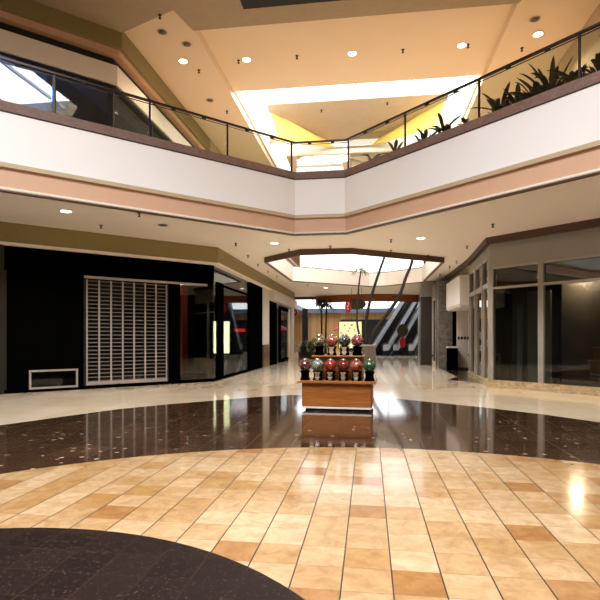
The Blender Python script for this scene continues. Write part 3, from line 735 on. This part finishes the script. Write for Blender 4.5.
for nm, x, x2, z, sd in (('dark fan palm of the planter bed, taller of the pair', -3.4, -3.42, 4.0, 3), ('dark fan palm of the planter bed, shorter of the pair', -3.1, -3.02, 3.75, 4)):
    t = thing('fan_palm', nm, 'palm tree', (x, 36.2, .385), 0, 'pair of palms in the planter bed')
    MB().tube([(0, 0, 0), (.03, 0, 1.6), (x2-x, 0, z-.385)], [.08, .06, .05], 8).build('trunk', M['bark'], t, True)
    mb = MB(); palm_crown(mb, Vector((x2-x, 0, z-.4)), 30, .95, sd, .75, .08); mb.build('fronds', M['leaf'], t)

# ------------------------------------------------------------------ signs and furniture further back
def oval(rx, rz, n=28): return [(rx*math.cos(2*PI*k/n), 0, rz*math.sin(2*PI*k/n)) for k in range(n)]
def text(s, size, mat, parent, loc, name='lettering'):
    cu = bpy.data.curves.new('lettering', 'FONT'); cu.body = s; cu.size = size; cu.extrude = .006; cu.align_x = 'CENTER'; cu.align_y = 'CENTER'
    o = bpy.data.objects.new('tmp', cu); COL.objects.link(o)
    dg = bpy.context.evaluated_depsgraph_get(); me = bpy.data.meshes.new_from_object(o.evaluated_get(dg))
    COL.objects.unlink(o); bpy.data.objects.remove(o)
    me.materials.clear(); me.materials.append(mat)
    t = bpy.data.objects.new(name, me); COL.objects.link(t); t.parent = parent; t.location = loc; t.rotation_euler = (R(90), 0, 0)
    return t
sg = thing('hanging_sign', 'hanging dark oval sign with a red question mark disc under the curved wood fascia', 'sign', (-.76, 31.0, 3.5))
MB().prism([(x, 0, z) for x, _, z in oval(.58, .33)], (0, .08, 0)).build('oval_board', M['sign_olive'], sg)
q = MB().prism([(x-.5, -.05, z-.12) for x, _, z in oval(.2, .4)], (0, .05, 0)).build('red_disc', M['red'], sg)
text('?', .64, M['signwhite'], q, (-.5, -.056, -.12))
for x in (-.3, .3): MB().tube([(x, .04, .28), (x, .04, 1.0)], .012, 6).build('hanging_rod', M['steel_dark'], sg)
st = thing('standing_sign', 'standing dark round sign with a red panel in front of the escalators', 'sign', (2.46, 38.0, 0))
MB().lathe([(0, 0), (.28, 0), (.28, .03), (.05, .06), (0, .06)], 20).build('base', M['steel_dark'], st); MB().tube([(0, 0, .04), (0, 0, 2.0)], .03, 8).build('pole', M['steel_dark'], st)
MB().prism([(x, -.05, z+1.98) for x, _, z in oval(.4, .48)], (0, .06, 0)).build('oval_board', M['sign_olive'], st)
MB().prism([(x, -.1, z+1.1) for x, _, z in oval(.22, .42)], (0, .06, 0)).build('red_panel', M['red'], st)
di = thing('lit_directory', 'lit pale yellow directory panel standing between the palms in the far court', 'directory sign', (-1.55, 42.5, 0))
box('frame', M['steel_dark'], di, -1.0, 1.0, 0, .16, .5, 2.85, bev=.02); box('lit_face', M['lit_panel'], di, -.94, .94, -.012, 0, .58, 2.78)
for x in (-.8, .8): box('leg', M['steel_dark'], di, x-.05, x+.05, .03, .13, 0, .5)
rg = random.Random(5)
for _i in range(10):
    x = rg.uniform(-.8, .4); z = rg.uniform(1.2, 2.6); MB().prism([(x+.06*math.cos(k*PI/4), -.018, z+.06*math.sin(k*PI/4)) for k in range(8)], (0, .006, 0)).build('map_dot', M['leaf2'], di)
um = thing('parasol', 'red parasol standing behind the lit directory panel', 'parasol', (-2.25, 45.5, 0))
MB().lathe([(0, 2.62), (.25, 2.55), (.75, 2.3), (.98, 2.12), (.98, 2.08), (.75, 2.26), (0, 2.56)], 12).build('canopy', M['umbrella'], um)
MB().tube([(0, 0, 0), (0, 0, 2.6)], .025, 8).build('pole', M['steel_dark'], um); MB().lathe([(0, 0), (.3, 0), (.3, .05), (0, .07)], 16).build('base', M['pot'], um)
ln_ = thing('red_wall_sign', 'small red rounded sign near the end pier of the white shop front', 'sign', (-5.28, 36.0, 3.28))
MB().prism([(x, 0, z) for x, _, z in oval(.18, .24)], (0, .1, 0)).build('disc', M['red'], ln_); box('bracket', M['steel_dark'], ln_, -.3, .1, .03, .07, .22, .27)
text('?', .26, M['signwhite'], ln_, (0, -.008, 0))

# ------------------------------------------------------------------ ceiling fittings
def downlight(label, x, y, z, group, power, first=[None]):
    if first[0] is None:
        t = thing('ceiling_light', label, 'ceiling light', (x, y, z), 0, group)
        MB().lathe([(.12, 0), (.15, -.004), (.155, -.012), (.125, -.014), (.12, -.012), (.12, 0)], 20, cap=False).build('trim_ring', M['signwhite'], t, True)
        MB().lathe([(0, -.01), (.12, -.01), (.12, -.004), (0, -.004)], 20).build('lens', M['lamp'], t)
        first[0] = t
    else:
        t = dup(first[0], location=(x, y, z), label=label, group=group)
    l = bpy.data.lights.new('downlight', 'SPOT'); l.energy = power; l.spot_size = R(130); l.spot_blend = .6; l.color = (1, .82, .6); l.shadow_soft_size = .1
    o = bpy.data.objects.new('downlight_lamp', l); COL.objects.link(o); o.location = (x, y, z-.05)
    return t
def sprinkler(label, x, y, z, group, first=[None]):
    if first[0] is None:
        t = thing('ceiling_sprinkler', label, 'sprinkler', (x, y, z), 0, group)
        MB().lathe([(.05, 0), (.045, -.01), (.018, -.014), (0, -.014)], 12).build('escutcheon', M['steel_dark'], t, True)
        MB().lathe([(.018, -.012), (.018, -.075), (.036, -.082), (.04, -.09), (0, -.094)], 12).build('deflector', M['black_matte'], t, True)
        first[0] = t; return t
    return dup(first[0], location=(x, y, z), label=label, group=group)
def speaker(label, x, y, z, group, first=[None]):
    if first[0] is None:
        t = thing('ceiling_speaker', label, 'ceiling speaker', (x, y, z), 0, group)
        MB().lathe([(.1, 0), (.14, -.01), (.12, -.016), (.1, -.012), (.1, 0)], 20, cap=False).build('ring', M['beige'], t, True)
        MB().lathe([(0, -.02), (.1, -.02), (.1, -.012), (0, -.012)], 20).build('grille', M['taupe'], t, True)
        first[0] = t; return t
    return dup(first[0], location=(x, y, z), label=label, group=group)
UL = 'ceiling lights of the upper level'
for lb, x, y, z, p in (('lit downlight in the apricot side strip above the upper shop', -5.54, 14.57, 9.8, 160), ('lit downlight in the centre panel near the left ceiling step', -3.74, 15.2, 10.05, 160),
    ('lit downlight in the middle of the apricot ceiling in front of the skylight', -.5, 15.3, 10.05, 200), ('lit downlight in the centre panel near the right ceiling step', 2.69, 15.3, 10.05, 200),
    ('lit downlight in the side strip above the tallest balcony plant', 4.59, 14.59, 9.8, 200), ('small bright downlight beyond the skylight seen through the glass', -.75, 28.2, 10.05, 100)):
    downlight(lb, x, y, z, UL, p)
LL = 'ceiling lights of the lower level'
for lb, x, y, p in (('lit downlight in the lower ceiling above the low display case', -7.15, 11.16, 420), ('lit downlight in the lower ceiling on the shop side of the court front', -3.0, 15.86, 420), ('lit downlight in the lower ceiling on the grey shop side of the court front', 1.56, 15.66, 420), ('lit downlight in the lower ceiling beyond the oblong opening', -2.6, 30.6, 300),
    ('added unseen downlight in the lower ceiling outside the black panels', -9.6, 9.3, 420), ('added unseen downlight in the lower ceiling before the wide grey shop windows', 5.6, 11.6, 420)):  # these two are out of view, added to brighten the lower level
    downlight(lb, x, y, CZ, LL, p)
SU = ('small dark sprinkler head on the upper ceiling', 'sprinkler heads on the upper ceiling')
for x, y, z in ((-5.29, 12.29, 9.72), (-5.24, 15.13, 9.8), (-3.99, 15.2, 10.05), (-2.17, 15.2, 10.05), (1.0, 15.3, 10.05), (2.87, 15.3, 10.05), (4.35, 15.23, 9.8), (-5.17, 18.01, 9.8), (.75, 21.1, 11.15), (-2.0, 21.3, 11.11)):
    sprinkler(SU[0], x, y, z, SU[1])
SL = ('small dark sprinkler head on the cream lower ceiling', 'sprinkler heads on the lower ceiling')
for x, y in ((-7.11, 12.68), (-5.51, 11.58), (-4.21, 15.69), (-1.26, 16.6), (-2.7, 17.01), (-4.4, 18.1), (-4.52, 20.33), (-4.55, 22.55), (-4.48, 24.45), (-3.47, 28.6), (.67, 15.77), (.75, 17.68), (2.14, 18.94), (3.2, 17.24), (3.42, 20.6), (3.38, 22.01), (3.26, 13.98), (3.35, 24.73)):
    sprinkler(SL[0], x, y, CZ, SL[1])
SP = 'round ceiling speakers'
for lb, x, y, z in (('round ceiling speaker in the side strip nearest the court', -5.57, 13.1, 9.8), ('round ceiling speaker in the side strip before the downlight', -5.11, 13.74, 9.8), ('round ceiling speaker in the side strip beyond the downlight', -5.52, 17.1, 9.8), ('round ceiling speaker above the balcony plants', 4.29, 13.89, 9.8), ('round pale fitting in the lower ceiling before the roller shutter', -5.47, 12.91, CZ)):
    speaker(lb, x, y, z, SP)

# ------------------------------------------------------------------ light
def area(name, loc, sx, sy, power, col=(1, 1, 1), rot=(0, 0, 0)):
    l = bpy.data.lights.new(name, 'AREA'); l.shape = 'RECTANGLE'; l.size = sx; l.size_y = sy; l.energy = power; l.color = col
    o = bpy.data.objects.new(name, l); COL.objects.link(o); o.location = loc; o.rotation_euler = rot; return o
area('daylight_corridor_skylight', (-.5, 18.95, 11.5), 8.4, 3.6, 1300, (1, .98, .95))
area('daylight_small_skylight', (-1.72, 24.25, 10.3), 1.4, .9, 20, (1, 1, 1))
area('daylight_rear_skylight', (-.5, 24.6, 11.8), 8.2, 4.6, 450, (1, .98, .95))
area('added_court_daylight', (-1.45, 2.0, 10.9), 6.6, 9.4, 2700, (.97, .98, 1))  # unseen source added overhead to light the near floor
def point(name, loc, e, col=(1, .8, .6)):
    l = bpy.data.lights.new(name, 'POINT'); l.energy = e; l.color = col; l.shadow_soft_size = .15
    o = bpy.data.objects.new(name, l); COL.objects.link(o); o.location = loc
point('added_fill_grey_shop', (6.2, 16.2, 3.3), 110)  # added fill so the grey shop interior shows through its window
point('added_fill_corner_shop', (-6.35, 16.3, 3.0), 60, (1, .7, .5))  # added fill that lifts the red and orange inside the corner shop
point('added_fill_upper_shop', (-9.6, 12.0, 8.2), 320, (.55, .72, 1))  # added cool fill that turns the upper shop glass bluer
w = bpy.data.worlds.new('sky'); sc.world = w; w.use_nodes = True
bg = w.node_tree.nodes['Background']; bg.inputs[0].default_value = (.95, .97, 1, 1); bg.inputs[1].default_value = 2.3

# ------------------------------------------------------------------ camera
cam = bpy.data.cameras.new('camera'); co = bpy.data.objects.new('camera', cam); COL.objects.link(co)
cam.sensor_width = 36; cam.sensor_fit = 'HORIZONTAL'; cam.lens = 505/600*36; cam.shift_y = 37/600
cam.clip_end = 200
co.location = (0, 0, 1.5); co.rotation_euler = (R(90), 0, math.atan(69/505))
sc.camera = co
sc.view_settings.view_transform = 'Standard'; sc.view_settings.look = 'None'; sc.view_settings.gamma = 1
sc.view_settings.use_curve_mapping = False; sc.view_settings.exposure = .36
cy = sc.cycles
cy.max_bounces = 10; cy.diffuse_bounces = 5; cy.glossy_bounces = 5; cy.transparent_max_bounces = 16; cy.sample_clamp_indirect = 6
cy.use_denoising = True; cy.caustics_reflective = False; cy.caustics_refractive = False
